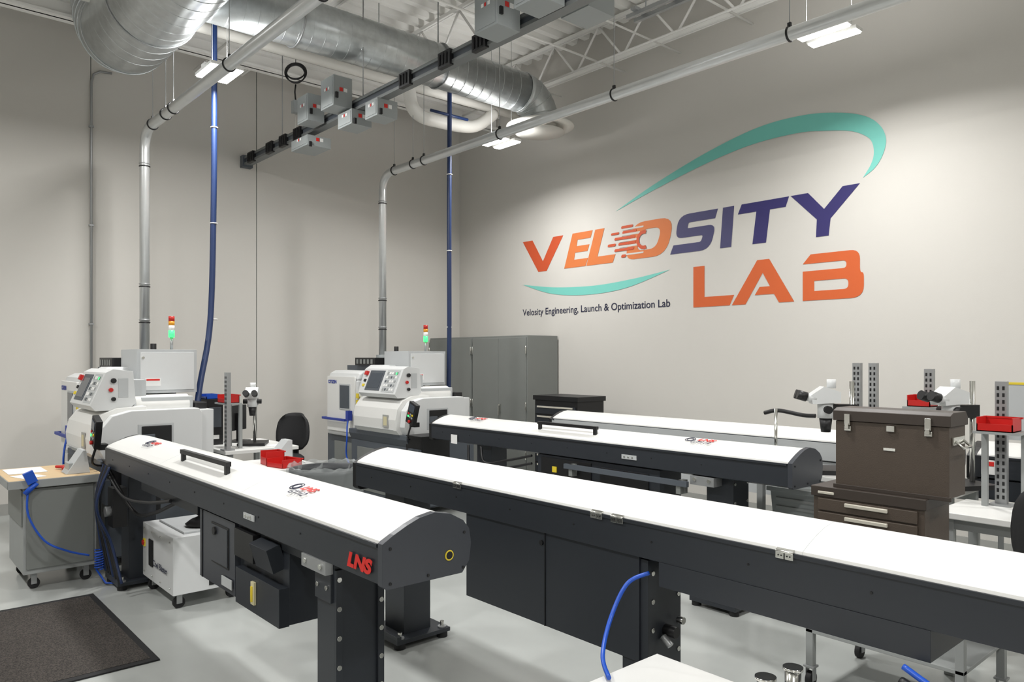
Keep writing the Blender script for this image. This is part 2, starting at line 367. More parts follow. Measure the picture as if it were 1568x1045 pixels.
def handle(b,xa,xb,y,z,h=.055):
    b.box(xa,xa+.03,y-.012,y+.012,z-.01,z+h,BLK); b.box(xb-.03,xb,y-.012,y+.012,z-.01,z+h,BLK); b.box(xa-.01,xb+.01,y-.014,y+.014,z+h-.012,z+h+.014,BLK)
def bolts(b,x,y0,y1,z0,z1,n):
    for k in range(n):
        z=z0+(z1-z0)*k/(n-1)
        for y in(y0,y1): b.cyl((x,y,z),(x+.006,y,z),.011,CHROME,12)

def ex1(b):
    y0=1.467
    handle(b,5.34,6.1,y0+.09,1.155)
    b.box(5.86,6.38,y0+.02,y0+.38,.56,.94,ENDP); b.box(6.38,6.96,y0+.05,y0+.38,.56,.94,BLACK)
    b.box(6.42,6.66,y0+.0,y0+.05,.79,.93,BLK); b.box(6.44,6.96,y0+.0,y0+.05,.555,.735,BLACK); b.box(6.7,6.9,y0-.02,y0+.05,.8,.92,BLACK,rot=('X',.3))
    b.box(5.9,5.905,y0+.015,y0+.02,.56,.94,BLK); b.box(6.05,6.3,y0+.016,y0+.02,.68,.9,BLK); b.box(6.06,6.29,y0+.012,y0+.017,.69,.89,ENDP)
    b.box(6.22,6.36,y0+.008,y0+.014,.59,.64,LGREY); b.box(6.66,6.70,y0-.012,y0,.6,.71,HAND); b.cyl((6.68,y0-.014,.615),(6.68,y0-.014,.69),.007,YEL,8)
    b.cyl((6.12,y0+.02,.86),(6.12,y0+.0,.86),.022,BLK,14)
    b.box(5.95,7.3,y0+.04,y0+.3,.9,.96,BLACK)
    b.box(7.28,7.43,y0+.03,y0+.26,.06,.94,BLACK); b.box(7.43,7.445,y0+.03,y0+.06,.06,.92,BLACK); b.box(7.43,7.445,y0+.23,y0+.26,.06,.92,BLACK)
    bolts(b,7.443,y0+.045,y0+.245,.15,.88,7)
    b.box(7.2,7.42,y0-.006,y0+.03,.9,.955,ALU)
    for x in(7.24,7.38): b.cyl((x,y0-.014,.93),(x,y0-.006,.93),.012,CHROME,12)
    b.box(7.28,7.42,y0+.018,y0+.03,.78,.9,BLACK); 
    for x in(7.31,7.39): b.cyl((x,y0+.018,.84),(x,y0+.01,.84),.01,CHROME,10)
    b.box(7.1,7.6,y0-.05,y0+.35,.0,.06,BLACK)
    foot(b,3.73,y0+.26)
    b.box(4.55,5.7,y0+.06,y0+.32,.87,.94,BLACK)
    b.box(6.55,6.68,y0-.004,y0+.002,1.0,1.03,LGREY)
    for x in (6.58,6.61,6.64): b.cyl((x,y0-.008,1.015),(x,y0-.003,1.015),.008,CHROME,10)
    b.ring((7.862,y0+.30,1.02),.018,.003,YEL,(1,0,0),24); b.cyl((7.86,y0+.30,1.02),(7.864,y0+.30,1.02),.016,BLK,16)
    for k in range(7): b.tube([(3.85+.03*k,y0-.02,.98),(3.74+.05*k,y0-.05-.01*k,.7),(3.62+.06*k,y0-.0,.4),(3.6+.08*k,y0+.05,.1)],.010,BLK if k%3 else BLUE,8,smooth=True)
    b.tube([(3.9,y0-.02,.95),(4.3,y0,.8),(4.8,y0+.02,.82),(5.3,y0+.03,.9)],.012,BLK,8,smooth=True)
    b.tube([(3.9,y0-.0,.95),(4.2,y0+.1,.66),(4.6,y0+.12,.7),(5.2,y0+.13,.88)],.014,BLK,8,smooth=True)
    b.cyl((3.88,y0+.02,.62),(3.88,y0-.02,.62),.04,ALU,16); b.box(3.8,3.95,y0+.02,y0+.12,.5,.8,BLK)
f1=feeder(3.82,7.84,1.467,extras=ex1)
def badge(x,y,z,par,s=1):
    text('LNS',x+.0,y,z,.055*s,REDL,par,rot=(.2,0,0),bold=.002,shear=.3,sx=1.3); text('GT112',x-.03,y-.055*s,z-.012,.055*s,INK,par,rot=(.2,0,0),shear=.2)
    cu=B('badge_ring',parent=par); cu.ring((x-.07,y+.02,z),.036*s,.0022,INK,(0,-.2,1)); cu.ring((x-.07,y+.02,z),.024*s,.0022,INK,(0,-.2,1)); cu.done()
badge(6.9,1.467+.13,1.177,f1,1.0); badge(4.45,1.467+.15,1.182,f1)
text('LNS',7.60,1.4615,.985,.075,REDL,f1,bold=.004,sx=1.35,shear=.25)

def ex2(b):
    y0=2.5
    foot(b,6.15,y0+.2)
    b.box(7.0,8.2,y0+.02,y0+.3,.5,.95,BLACK); b.box(7.62,7.625,y0+.015,y0+.021,.5,.95,DARK); b.cyl((7.6,y0+.01,.9),(7.6,y0+.02,.9),.012,BLK,10)
    b.box(8.1,8.24,y0+.03,y0+.26,.06,.94,BLACK); bolts(b,8.24,y0+.06,y0+.24,.15,.88,7)
    b.cyl((8.24,y0+.15,.62),(8.3,y0+.15,.62),.025,BLK,12); b.cyl((8.25,y0+.12,.6),(8.29,y0+.12,.57),.016,ALU,12); b.cyl((8.27,y0+.2,.66),(8.3,y0+.2,.66),.016,CHROME,12)
    b.box(8.32,9.36,y0+.0,y0+.3,.855,.955,BLACK)
    b.box(9.6,9.75,y0+.03,y0+.3,.0,.94,BLACK)
    b.box(7.95,8.32,y0+.02,y0+.36,.0,.06,BLACK)
f2=feeder(5.83,10.5,2.5,extras=ex2,hinges=(6.95,7.98,8.1,8.88,9.95))
def ex3(b):
    y0=4.58
    handle(b,5.3,6.0,y0+.09,1.155)
    b.box(5.35,6.7,y0+.03,y0+.3,.55,.94,BLACK); b.box(5.4,6.0,y0+.02,y0+.03,.7,.92,BLK); b.box(6.1,6.6,y0+.02,y0+.03,.6,.9,BLK)
    b.box(5.75,7.0,y0-.05,y0-.02,.86,.9,MGREY); b.box(5.8,5.84,y0-.04,y0+.05,.8,.9,GREY); b.box(6.9,6.94,y0-.04,y0+.05,.8,.9,GREY)
    foot(b,7.18,y0+.2); foot(b,4.5,y0+.2)
    b.box(7.0,7.2,y0-.006,y0+.1,.88,.945,ALU); 
    for x in(7.04,7.16): b.cyl((x,y0-.014,.92),(x,y0-.006,.92),.014,CHROME,12)
    bolts(b,7.29,y0+.12,y0+.28,.5,.9,4)
    b.box(6.35,6.5,y0-.004,y0+.002,1.0,1.035,LGREY)
    for x in (6.38,6.42,6.46): b.cyl((x,y0-.008,1.017),(x,y0-.003,1.017),.008,CHROME,10)
    b.tube([(4.6,y0-.02,.94),(4.7,y0-.05,.8),(5.0,y0-.02,.85),(5.3,y0,.92)],.012,BLK,8,smooth=True)
    b.tube([(4.4,y0-.02,.94),(4.5,y0-.05,.72),(4.9,y0-.02,.76),(5.3,y0,.85)],.012,BLK,8,smooth=True)
    b.box(4.1,4.2,y0-.01,y0-.004,.93,1.02,PAPER); b.box(5.55,5.6,y0+.01,y0+.02,.8,.85,YEL)
f3=feeder(3.74,7.77,4.58,extras=ex3)
badge(6.95,4.58+.15,1.184,f3,1.1); badge(4.3,4.58+.15,1.184,f3,1.1)
def ex4(b):
    foot(b,4.8,6.2); foot(b,7.5,6.2); b.box(4.2,8.0,6.02,6.38,.6,.94,LGREY); b.box(4.15,8.1,5.99,6.0,.955,1.1,LGREY)
feeder(4.1,8.2,6.0,body=LGREY,extras=ex4)
def ex5(b):
    foot(b,8.8,6.2); b.box(8.4,10.3,6.02,6.38,.8,.94,BLACK); b.box(8.45,8.55,5.985,5.995,.98,1.08,PAPER); b.box(8.47,8.53,5.98,5.986,1.04,1.07,REDL)
feeder(8.4,10.6,6.0,extras=ex5)

# ---------------------------------------------------------------- CNC lathes
def lathe(dy):
    e=bpy.data.objects.new('cnc_lathe',None); C.objects.link(e)
    Y=lambda v: v+dy
    b=B('base',parent=e,bevel=.012)
    b.box(1.10,3.15,Y(4.76),Y(5.62),.07,.80,MGREY); b.box(1.95,3.22,Y(4.64),Y(5.05),.10,.80,MGREY)
    b.prism([(Y(4.64),.80),(Y(4.60),.88),(Y(4.60),.93),(Y(5.2),.93),(Y(5.2),.80)],'x',1.95,3.24,MGREY)
    for x in(1.15,3.05):
        for y in(4.85,5.5): b.cyl((x,Y(y),0),(x,Y(y),.08),.05,RUB,14)
    b.box(1.3,1.9,Y(4.752),Y(4.762),.2,.72,GREY); b.box(2.1,3.05,Y(4.632),Y(4.642),.2,.72,GREY)
    b.done()
    b=B('rear_housing',parent=e,bevel=.02)
    b.prism([(1.05,Y(4.95)),(1.22,Y(4.70)),(1.98,Y(4.70)),(1.98,Y(5.55)),(1.05,Y(5.55))],'z',.80,1.52,WHITE2)
    b.prism([(Y(4.70),1.52),(Y(4.73),1.60),(Y(4.80),1.635),(Y(5.55),1.635),(Y(5.55),1.52)],'x',1.22,1.98,WHITE2)
    b.prism([(Y(4.95),1.52),(Y(4.98),1.58),(Y(5.05),1.62),(Y(5.55),1.62),(Y(5.55),1.52)],'x',1.05,1.24,WHITE2)
    b.done()
    b=B('front_door',parent=e,bevel=.01)
    b.box(1.25,1.96,Y(4.675),Y(4.70),.86,1.56,WHITE); b.box(1.58,1.86,Y(4.668),Y(4.68),1.14,1.47,LGREY); b.box(1.60,1.84,Y(4.664),Y(4.672),1.16,1.45,SCREEN)
    b.box(1.2,1.80,Y(4.62),Y(4.645),1.0,1.03,BLUEL); b.box(1.2,1.23,Y(4.64),Y(4.68),1.0,1.03,BLUEL); b.box(1.77,1.80,Y(4.64),Y(4.68),1.0,1.03,BLUEL)
    b.done()
    text('CITIZEN',1.28,Y(4.672),1.47,.06,BLUEL,e,bold=.002)
    b=B('spindle_cover',parent=e,bevel=.03)
    b.prism([(Y(4.68),.86),(Y(4.66),1.20),(Y(4.72),1.45),(Y(4.80),1.66),(Y(4.88),1.71),(Y(5.5),1.71),(Y(5.5),.86)],'x',1.98,2.32,WHITE2)
    b.done()
    b=B('sliding_door',parent=e,bevel=.025)
    b.prism([(Y(4.60),.93),(Y(4.555),.98),(Y(4.545),1.10),(Y(4.57),1.22),(Y(4.64),1.31),(Y(4.76),1.36),(Y(5.0),1.37),(Y(5.0),.93)],'x',2.16,3.10,WHITE)
    b.box(2.20,3.05,Y(4.54),Y(4.55),.985,.99,LGREY)
    b.done()
    b=B('nose_cover',parent=e,bevel=.02)
    b.prism([(Y(4.64),.93),(Y(4.60),1.02),(Y(4.62),1.2),(Y(4.70),1.30),(Y(4.85),1.34),(Y(5.42),1.34),(Y(5.45),1.30),(Y(5.45),.93)],'x',3.08,3.20,WHITE2)
    b.box(3.19,3.205,Y(4.90),Y(5.20),.98,1.22,LGREY); b.box(3.2,3.212,Y(4.93),Y(5.18),1.0,1.2,DARK); b.box(3.2,3.216,Y(4.93),Y(5.04),1.0,1.13,MGREY)
    b.box(1.98,3.12,Y(5.0),Y(5.58),.86,1.32,WHITE2)
    b.cyl((2.86,Y(4.95),1.36),(2.86,Y(5.42),1.36),.10,WHITE,28); b.cyl((2.86,Y(4.93),1.36),(2.86,Y(4.95),1.36),.105,LGREY,28)
    b.box(2.35,2.95,Y(5.0),Y(5.45),1.3,1.44,LGREY)
    b.box(2.62,3.0,Y(5.46),Y(5.56),1.32,1.38,BLK)
    b.done()
    b=B('electrical_box',parent=e,bevel=.01)
    b.box(2.05,2.6,Y(5.05),Y(5.6),1.46,1.88,LGREY); b.box(2.6,2.612,Y(5.08),Y(5.57),1.49,1.85,WHITE2)
    b.box(2.612,2.616,Y(5.12),Y(5.26),1.53,1.60,PAPER); b.box(2.616,2.618,Y(5.13),Y(5.25),1.58,1.597,REDL)
    for z in(1.55,1.8): b.cyl((2.612,Y(5.10),z),(2.63,Y(5.10),z),.012,CHROME,10)
    b.box(2.0,2.6,Y(5.0),Y(5.06),1.40,1.47,WHITE2); b.done()
    b=B('exhaust_port',parent=e,bevel=.01)
    b.box(1.1,1.9,Y(5.05),Y(5.52),1.635,1.70,MGREY); b.box(1.4,1.9,Y(5.0),Y(5.30),1.70,1.80,BLK)
    for k in range(5): b.box(1.44+.09*k,1.49+.09*k,Y(4.995),Y(5.0),1.72,1.78,GREY)
    b.cyl((1.27,Y(5.48),1.6),(1.27,Y(5.48),1.84),.07,BOXG,20)
    b.cyl((1.7,Y(5.45),1.6),(1.7,Y(5.45),1.95),.03,BLK,14); b.done()
    b=B('control_panel',parent=e,bevel=.014)
    pr=[(Y(4.60),1.34),(Y(4.56),1.385),(Y(4.68),1.67),(Y(4.74),1.70),(Y(4.90),1.68),(Y(4.92),1.40),(Y(4.86),1.34)]
    b.prism(pr,'x',2.26,3.06,WHITE2)
    b.box(2.4,2.9,Y(4.86),Y(5.05),1.4,1.6,LGREY)
    def onp(x0,x1,s0,s1,t,m):
        d=Vector((0,.12,.285)).normalized(); n=Vector((0,-.285,.12)).normalized(); o=Vector((0,Y(4.56),1.385))
        vs=[]
        for x in(x0,x1):
            for s_ in(s0,s1):
                for t_ in(-.002,t):
                    v=o+d*s_+n*t_; vs.append(b.bm.verts.new((x,v.y,v.z)))
        q=[(0,1,3,2),(4,6,7,5),(0,4,5,1),(2,3,7,6),(0,2,6,4),(1,5,7,3)]
        b._set([b.bm.faces.new([vs[i] for i in f]) for f in q],m)
    onp(2.38,2.70,.035,.285,.006,MGREY); onp(2.41,2.67,.065,.25,.009,SCREEN); onp(2.75,3.02,.02,.295,.003,LGREY)
    for i in range(5):
        for j in range(5):
            onp(2.765+.048*i,2.795+.048*i,.04+.05*j,.068+.05*j,.007,[BGREY,PAPER,MGREY,PAPER,BGREY][(i*2+j)%5])
    onp(2.95,2.975,.24,.262,.012,GRN)
    onp(2.29,2.345,.22,.27,.03,RED); onp(2.30,2.34,.14,.17,.014,BLK); onp(2.30,2.34,.08,.11,.014,YEL)
    b.cyl((3.06,Y(4.74),1.6),(3.085,Y(4.74),1.6),.022,BLK,14); b.cyl((3.06,Y(4.72),1.52),(3.08,Y(4.72),1.52),.018,RED,14); b.cyl((3.06,Y(4.74),1.44),(3.085,Y(4.74),1.44),.018,BLK,12)
    b.box(3.06,3.064,Y(4.78),Y(4.86),1.45,1.62,LGREY)
    b.done()
    b=B('stack_light',parent=e)
    x,y=2.44,Y(5.41); b.cyl((x,y,1.88),(x,y,2.0),.014,ALU,10); b.cyl((x,y,2.0),(x,y,2.07),.028,GRN,16); b.cyl((x,y,2.07),(x,y,2.12),.028,PAPER,16); b.cyl((x,y,2.12),(x,y,2.16),.028,AMB,16); b.cyl((x,y,2.16),(x,y,2.21),.028,REDLAMP,16); b.done()
    b=B('warning_labels',parent=e)
    for x,z,m in((2.03,1.33,YEL),(2.03,1.25,YEL),(2.04,1.12,PAPER)): b.box(x,x+.06,Y(4.655),Y(4.665),z-.03,z+.03,m)
    b.box(2.86,2.93,Y(4.536),Y(4.55),1.03,1.13,HAND); b.box(2.84,2.95,Y(4.538),Y(4.548),1.01,1.15,BASEB); b.done()
    b=B('air_gun',parent=e); b.tube([(1.92,Y(4.62),1.08),(1.95,Y(4.58),.95),(1.98,Y(4.56),.8),(1.93,Y(4.58),.6),(2.0,Y(4.6),.45)],.010,BLUEB,8,smooth=True); b.box(1.89,1.95,Y(4.59),Y(4.65),1.02,1.14,BLUEL); b.done()
    b=B('hand_pendant',parent=e,bevel=.006)
    R=Matrix.Rotation(.35,3,'Y'); pv=(3.49,Y(4.50),1.2)
    b.box(3.42,3.56,Y(4.49),Y(4.54),1.08,1.32,BLK,rot=R,pivot=pv); b.box(3.44,3.54,Y(4.484),Y(4.492),1.22,1.30,SCREEN,rot=R,pivot=pv)
    for k in range(6): b.box(3.445+.035*(k%3),3.468+.035*(k%3),Y(4.482),Y(4.492),1.15+.03*(k//3),1.17+.03*(k//3),[GRN,BGREY,BGREY,RED,BGREY,YEL][k],rot=R,pivot=pv)
    b.cyl((3.47,Y(4.49),1.115),(3.47,Y(4.47),1.115),.016,RED,12)
    b.tube([(3.45,Y(4.53),1.1),(3.42,Y(4.5),.95),(3.3,Y(4.6),.9)],.01,BLK,8,smooth=True); b.box(3.4,3.5,Y(4.53),Y(4.6),1.05,1.1,BLK); b.done()
    b=B('end_hardware',parent=e); b.box(3.2,3.5,Y(4.62),Y(5.0),.5,.94,BLK); b.box(3.3,3.5,Y(4.58),Y(4.63),.6,.8,MGREY); b.done()
lathe(0); lathe(-3.04)

# ---------------------------------------------------------------- chiller box
b=B('coolant_chiller',bevel=.006)
b.box(3.95,4.68,1.70,2.2,.11,.52,WHITE2); b.box(4.12,4.22,1.692,1.702,.22,.42,DARK); b.box(3.98,4.02,1.69,1.702,.34,.4,YEL); b.cyl((4.0,1.68,.37),(4.0,1.70,.37),.02,RED,12)
b.box(4.68,4.685,1.95,2.17,.14,.2,DARK); b.box(4.02,4.6,1.8,2.12,.52,.535,LGREY)
for x in(4.0,4.2,4.4,4.62):
    for z in(.15,.48): b.cyl((x,1.692,z),(x,1.702,z),.007,CHROME,8)
for x in(4.02,4.61):
    for y in(1.76,2.14): b.caster(x,y)
o=b.done(); text('Cool Blaster',4.24,1.691,.24,.065,INK,o)
b=B('mist_filter'); b.lathe((4.45,1.98,.535),[(.1,0),(.12,.02),(.08,.05),(.03,.07),(.03,.13),(.05,.14),(.001,.16)],BLK,24); b.done()

# ---------------------------------------------------------------- left workbench
b=B('workbench',bevel=.004)
b.box(2.72,3.5,.88,1.52,.83,.865,WOOD); b.box(2.715,3.505,.875,.89,.80,.862,BGREY); b.box(3.49,3.506,.875,1.525,.80,.862,BGREY)
b.box(2.78,3.46,.98,1.48,.13,.80,BGREY); b.box(3.46,3.475,1.0,1.46,.17,.79,GREY); b.box(2.8,3.44,.968,.982,.5,.78,GREY)
for x in(2.85,3.38):
    for y in(1.06,1.42): b.caster(x,y,.13)
b.done()
b=B('paper_sheet'); b.box(2.78,3.12,.93,1.2,.866,.869,PAPER); b.done()
b=B('paper_sheet'); b.box(3.2,3.42,.95,1.12,.866,.868,PAPER,rot=('Z',.3)); b.done()
b=B('red_pliers'); b.tube([(3.0,1.28,.885),(3.1,1.32,.89),(3.17,1.3,.885)],.012,RED,8,smooth=True); b.tube([(3.0,1.33,.885),(3.1,1.32,.89),(3.2,1.36,.885)],.012,RED,8,smooth=True); b.done()
b=B('sheet_metal_bracket',bevel=.002); b.prism([(1.28,.866),(1.45,.866),(1.42,1.05),(1.4,1.05)],'x',3.2,3.4,LGREY); b.box(3.22,3.38,1.3,1.36,.868,.95,BOXG); b.done()
b=B('coiled_air_hose')
b.cyl((3.52,.98,.76),(3.52,1.06,.84),.02,BLUEB,10); b.box(3.5,3.54,.98,1.05,.84,.93,BLUEB,rot=('X',.4))
b.tube([(3.52,1.0,.78),(3.55,1.0,.6),(3.58,1.1,.4),(3.6,1.25,.3),(3.6,1.4,.24)],.008,BLUEB,8,smooth=True)
pts=[(3.6+.03*math.cos(k*.7),1.47+.03*math.sin(k*.7),.12+.0022*k) for k in range(70)]
b.tube(pts,.006,BLUEB,6); b.tube([(3.6,1.45,.12),(3.68,1.5,.02),(3.8,1.62,.02)],.008,BLUEB,6); b.done()

b=B('floor_mat'); b.box(3.92,5.47,.12,1.33,.001,.012,MATM); b.box(3.87,5.52,.08,.12,0.001,.010,RUB); b.box(3.87,5.52,1.33,1.37,.001,.010,RUB); b.box(3.87,3.92,.12,1.33,.001,.010,RUB); b.box(5.47,5.52,.12,1.33,.001,.010,RUB); b.done()

# ---------------------------------------------------------------- trash can
b=B('trash_can'); c=(4.75,2.85,0)
b.lathe(c,[(.001,.02),(.2,.02),(.21,0.01),(.27,.86),(.29,.88),(.29,.92),(.27,.92),(.26,.86),(.2,.06),(.001,.05)],CAN,36)
rings=[]
for i,(r,z) in enumerate([(.285,.66),(.298,.80),(.305,.91),(.297,.95),(.28,.94),(.26,.85),(.23,.6)]):
    rings.append([b.bm.verts.new((c[0]+(r+random.uniform(-.009,.009))*math.cos(2*math.pi*k/48),c[1]+(r+random.uniform(-.009,.009))*math.sin(2*math.pi*k/48),z+random.uniform(-.014,.014))) for k in range(48)])
fs=[]
for i in range(6):
    for k in range(48): fs.append(b.bm.faces.new([rings[i][k],rings[i][(k+1)%48],rings[i+1][(k+1)%48],rings[i+1][k]]))
b._set(fs,BAG,False); b.done()

# ---------------------------------------------------------------- inspection tables
def table(x0,x1,y0,y1,z):
    b=B('inspection_table',bevel=.004); b.box(x0,x1,y0,y1,z-.035,z,WHITE)
    for x in(x0+.04,x1-.09):
        for y in(y0+.04,y1-.09): b.box(x,x+.05,y,y+.05,0,z-.035,BGREY)
    b.box(x0+.06,x1-.06,y1-.08,y1-.05,z-.12,z-.035,BGREY); b.box(x0+.06,x1-.06,y0+.05,y0+.08,z-.1,z-.035,BGREY); b.done()
def upright(x,y,z0,z1):
    b=B('slotted_upright'); b.box(x-.03,x+.03,y-.02,y+.02,z0,z1,ALU)
    z=z0+.04
    while z<z1-.03:
        b.box(x-.02,x-.008,y-.022,y-.02,z,z+.022,DARK); b.box(x+.008,x+.02,y-.022,y-.02,z,z+.022,DARK); z+=.04
    b.box(x-.055,x+.055,y-.05,y+.05,z0,z0+.012,ALU); b.done()
def bin_(x,y,z,w=.16,d=.2,h=.09,m=RED,rot=0):
    b=B('parts_bin'); t=.006
    b.box(-w/2,w/2,-d/2,d/2,0,t,m); b.box(-w/2,-w/2+t,-d/2,d/2,0,h,m); b.box(w/2-t,w/2,-d/2,d/2,0,h,m)
    b.box(-w/2,w/2,d/2-t,d/2,0,h,m); b.box(-w/2,w/2,-d/2,-d/2+t,0,h*.55,m); b.box(-w/2-.008,w/2+.008,d/2-.01,d/2+.01,h-.01,h,m)
    o=b.done(); o.location=(x,y,z); o.rotation_euler=(0,0,rot)
def microscope(x,y,z,s=1,ang=0,head=.26,tilt=0):
    b=B('stereo_microscope')
    b.box(-.12,.12,-.1,.2,0,.025,BLK); b.cyl((0,.14,0),(0,.14,head+.16),.014,CHROME,12); b.box(-.03,.03,.02,.16,head-.04,head+.03,BLK)
    c=Vector((0,0,head))
    b.cyl(c+Vector((0,0,-.13)),c+Vector((0,0,-.05)),.026,BLK,16,r2=.036); b.cyl(c+Vector((0,0,-.05)),c+Vector((0,0,.05)),.045,WHITE2,20)
    b.prism([(-.08,head+.03),(.07,head+.04),(.07,head+.10),(-.02,head+.13),(-.09,head+.08)],'x',-.055,.055,WHITE2)
    b.cyl(c+Vector((-.08,0,.0)),c+Vector((.08,0,0)),.022,BLK,14); b.cyl(c+Vector((0,.03,.12)),c+Vector((0,.03,.17)),.025,WHITE2,14)
    for s_ in(-.034,.034):
        b.cyl(c+Vector((s_,-.06,.06)),c+Vector((s_*1.05,-.11,.07)),.022,WHITE2,14); b.cyl(c+Vector((s_*1.05,-.11,.07)),c+Vector((s_*1.1,-.16,.085)),.027,BLK,14)
    o=b.done(); o.location=(x,y,z); o.rotation_euler=(0,0,ang); o.scale=(s,s,s)
def monitor(x,y,z,w,h,ang):
    b=B('computer_monitor'); b.box(-w/2,w/2,-.02,.02,.12,.12+h,BLK); b.box(-w/2+.015,w/2-.015,-.024,-.019,.135,.105+h,SCREEN); b.box(-.03,.03,.02,.05,0,.3,BLK); b.box(-.12,.12,-.07,.1,0,.012,BLK)
    o=b.done(); o.location=(x,y,z); o.rotation_euler=(0,0,ang)
def shelf(x0,x1,y0,y1,zt,z):
    b=B('riser_shelf'); b.box(x0,x1,y0,y1,z-.015,z,BGREY)
    for x in (x0,x1-.03): b.box(x,x+.03,y1-.03,y1,zt,z-.015,BGREY)
    b.done()
table(2.25,3.2,2.62,3.35,.92)
upright(3.12,2.67,.92,1.66)
microscope(2.85,3.02,.92,1.1,ang=-1.0+math.pi*.65,head=.40)
shelf(2.75,3.05,2.68,2.84,.92,1.36); bin_(2.9,2.76,1.36,.2,.14,.08)
b=B('instrument_case',bevel=.006); b.box(2.3,2.6,2.66,2.82,.92,1.38,BLK); b.box(2.6,2.605,2.68,2.8,1.1,1.3,MGREY); b.box(2.6,2.603,2.7,2.78,.98,1.02,PAPER); b.done()
bin_(2.45,2.73,1.38,.2,.12,.05,BLUEB)
monitor(2.42,3.02,.92,.34,.26,-.9)
b=B('paper_sheet'); b.box(2.95,3.12,3.1,3.3,.921,.923,PAPER); b.done()
table(3.5,4.25,2.6,3.1,.86)
bin_(4.08,2.8,.86,.22,.2,.07,rot=.2); bin_(3.88,2.78,.86,.16,.16,.12,rot=-.1)
b=B('sheet_metal_bracket',bevel=.002); b.prism([(2.85,.86),(3.05,.86),(3.05,1.04),(3.01,1.04)],'x',3.55,3.7,LGREY); b.done()
table(8.62,10.4,4.62,5.15,.93)
upright(8.83,5.08,.93,1.66); bin_(8.86,4.92,1.38,.18,.16,.08); shelf(8.75,8.98,4.84,5.02,.93,1.38)
table(7.1,8.55,5.2,5.78,.95)
upright(7.70,5.72,.95,1.76); upright(7.82,5.72,.95,1.76)
microscope(7.60,5.42,.95,1.3,ang=-.9,head=.36)
b=B('boom_arm'); b.cyl((7.2,5.42,.95),(7.2,5.42,1.40),.012,CHROME,12); b.tube([(7.08,5.46,1.36),(7.2,5.46,1.385),(7.4,5.46,1.36),(7.5,5.46,1.36)],.016,BLK,12,smooth=True); b.box(7.1,7.3,5.34,5.5,.95,.97,BLK); b.done()
upright(8.2,5.74,.95,1.72); bin_(8.2,5.61,1.46,.15,.14,.08); shelf(8.1,8.32,5.52,5.7,.95,1.46)
microscope(8.45,5.4,.95,1.2,ang=-.5,head=.42)
b=B('partition_panel'); b.box(8.6,9.9,5.82,5.84,.0,.04,ALU); b.box(8.6,9.9,5.82,5.835,1.25,1.62,LGREY); b.box(8.6,8.63,5.82,5.84,0,1.62,ALU); b.box(9.87,9.9,5.82,5.84,0,1.62,ALU); b.box(8.6,9.9,5.815,5.84,1.62,1.635,YEL); b.done()

# ---------------------------------------------------------------- chairs
def chair(x,y,ang,zt=1.15,sz=.62):
    b=B('task_chair')
    n=10; grid=[]
    for i in range(n+1):
        u=-1+2*i/n; row=[]
        for j in range(n+1):
            v=-1+2*j/n; w=.21*(1-.12*v*v*v*v-.10*max(v,0))
            rx=w*u*math.sqrt(max(0,1-.35*v**4)); row.append((rx,.25-.06*u*u+.02*v,zt-.22+.22*v*math.sqrt(1-.3*u**4)))
        grid.append(row)
    F=[[b.bm.verts.new(p) for p in r] for r in grid]; K=[[b.bm.verts.new((p[0],p[1]+.045,p[2])) for p in r] for r in grid]; fs=[]
    for i in range(n):
        for j in range(n):
            fs.append(b.bm.faces.new([F[i][j],F[i+1][j],F[i+1][j+1],F[i][j+1]])); fs.append(b.bm.faces.new([K[i][j],K[i][j+1],K[i+1][j+1],K[i+1][j]]))
    for i in range(n):
        fs.append(b.bm.faces.new([F[i][0],K[i][0],K[i+1][0],F[i+1][0]])); fs.append(b.bm.faces.new([F[i][n],F[i+1][n],K[i+1][n],K[i][n]]))
        fs.append(b.bm.faces.new([F[0][i],F[0][i+1],K[0][i+1],K[0][i]])); fs.append(b.bm.faces.new([F[n][i],K[n][i],K[n][i+1],F[n][i+1]]))
    b._set(fs,RUB,True)
    b.box(-.03,.03,.27,.3,sz-.05,zt-.2,BLK); b.box(-.03,.03,0,.3,sz-.07,sz-.04,BLK)
    b.lathe((0,0,sz-.04),[(.001,0),(.2,0),(.24,.03),(.24,.06),(.2,.09),(.001,.095)],RUB,28)
    b.cyl((0,0,.1),(0,0,sz-.04),.028,CHROME,14); b.ring((0,0,.25),.2,.012,CHROME)
    for k in range(5):
        a=k*2*math.pi/5; p=(.28*math.cos(a),.28*math.sin(a)); b.cyl((0,0,.12),(p[0],p[1],.08),.02,BLK,10); b.cyl((p[0]-.015,p[1],.03),(p[0]+.015,p[1],.03),.03,RUB,14)
    o=b.done(); o.location=(x,y,0); o.rotation_euler=(0,0,ang)
chair(1.95,3.75,.6,1.14); chair(9.44,4.0,math.pi,1.29,.7)

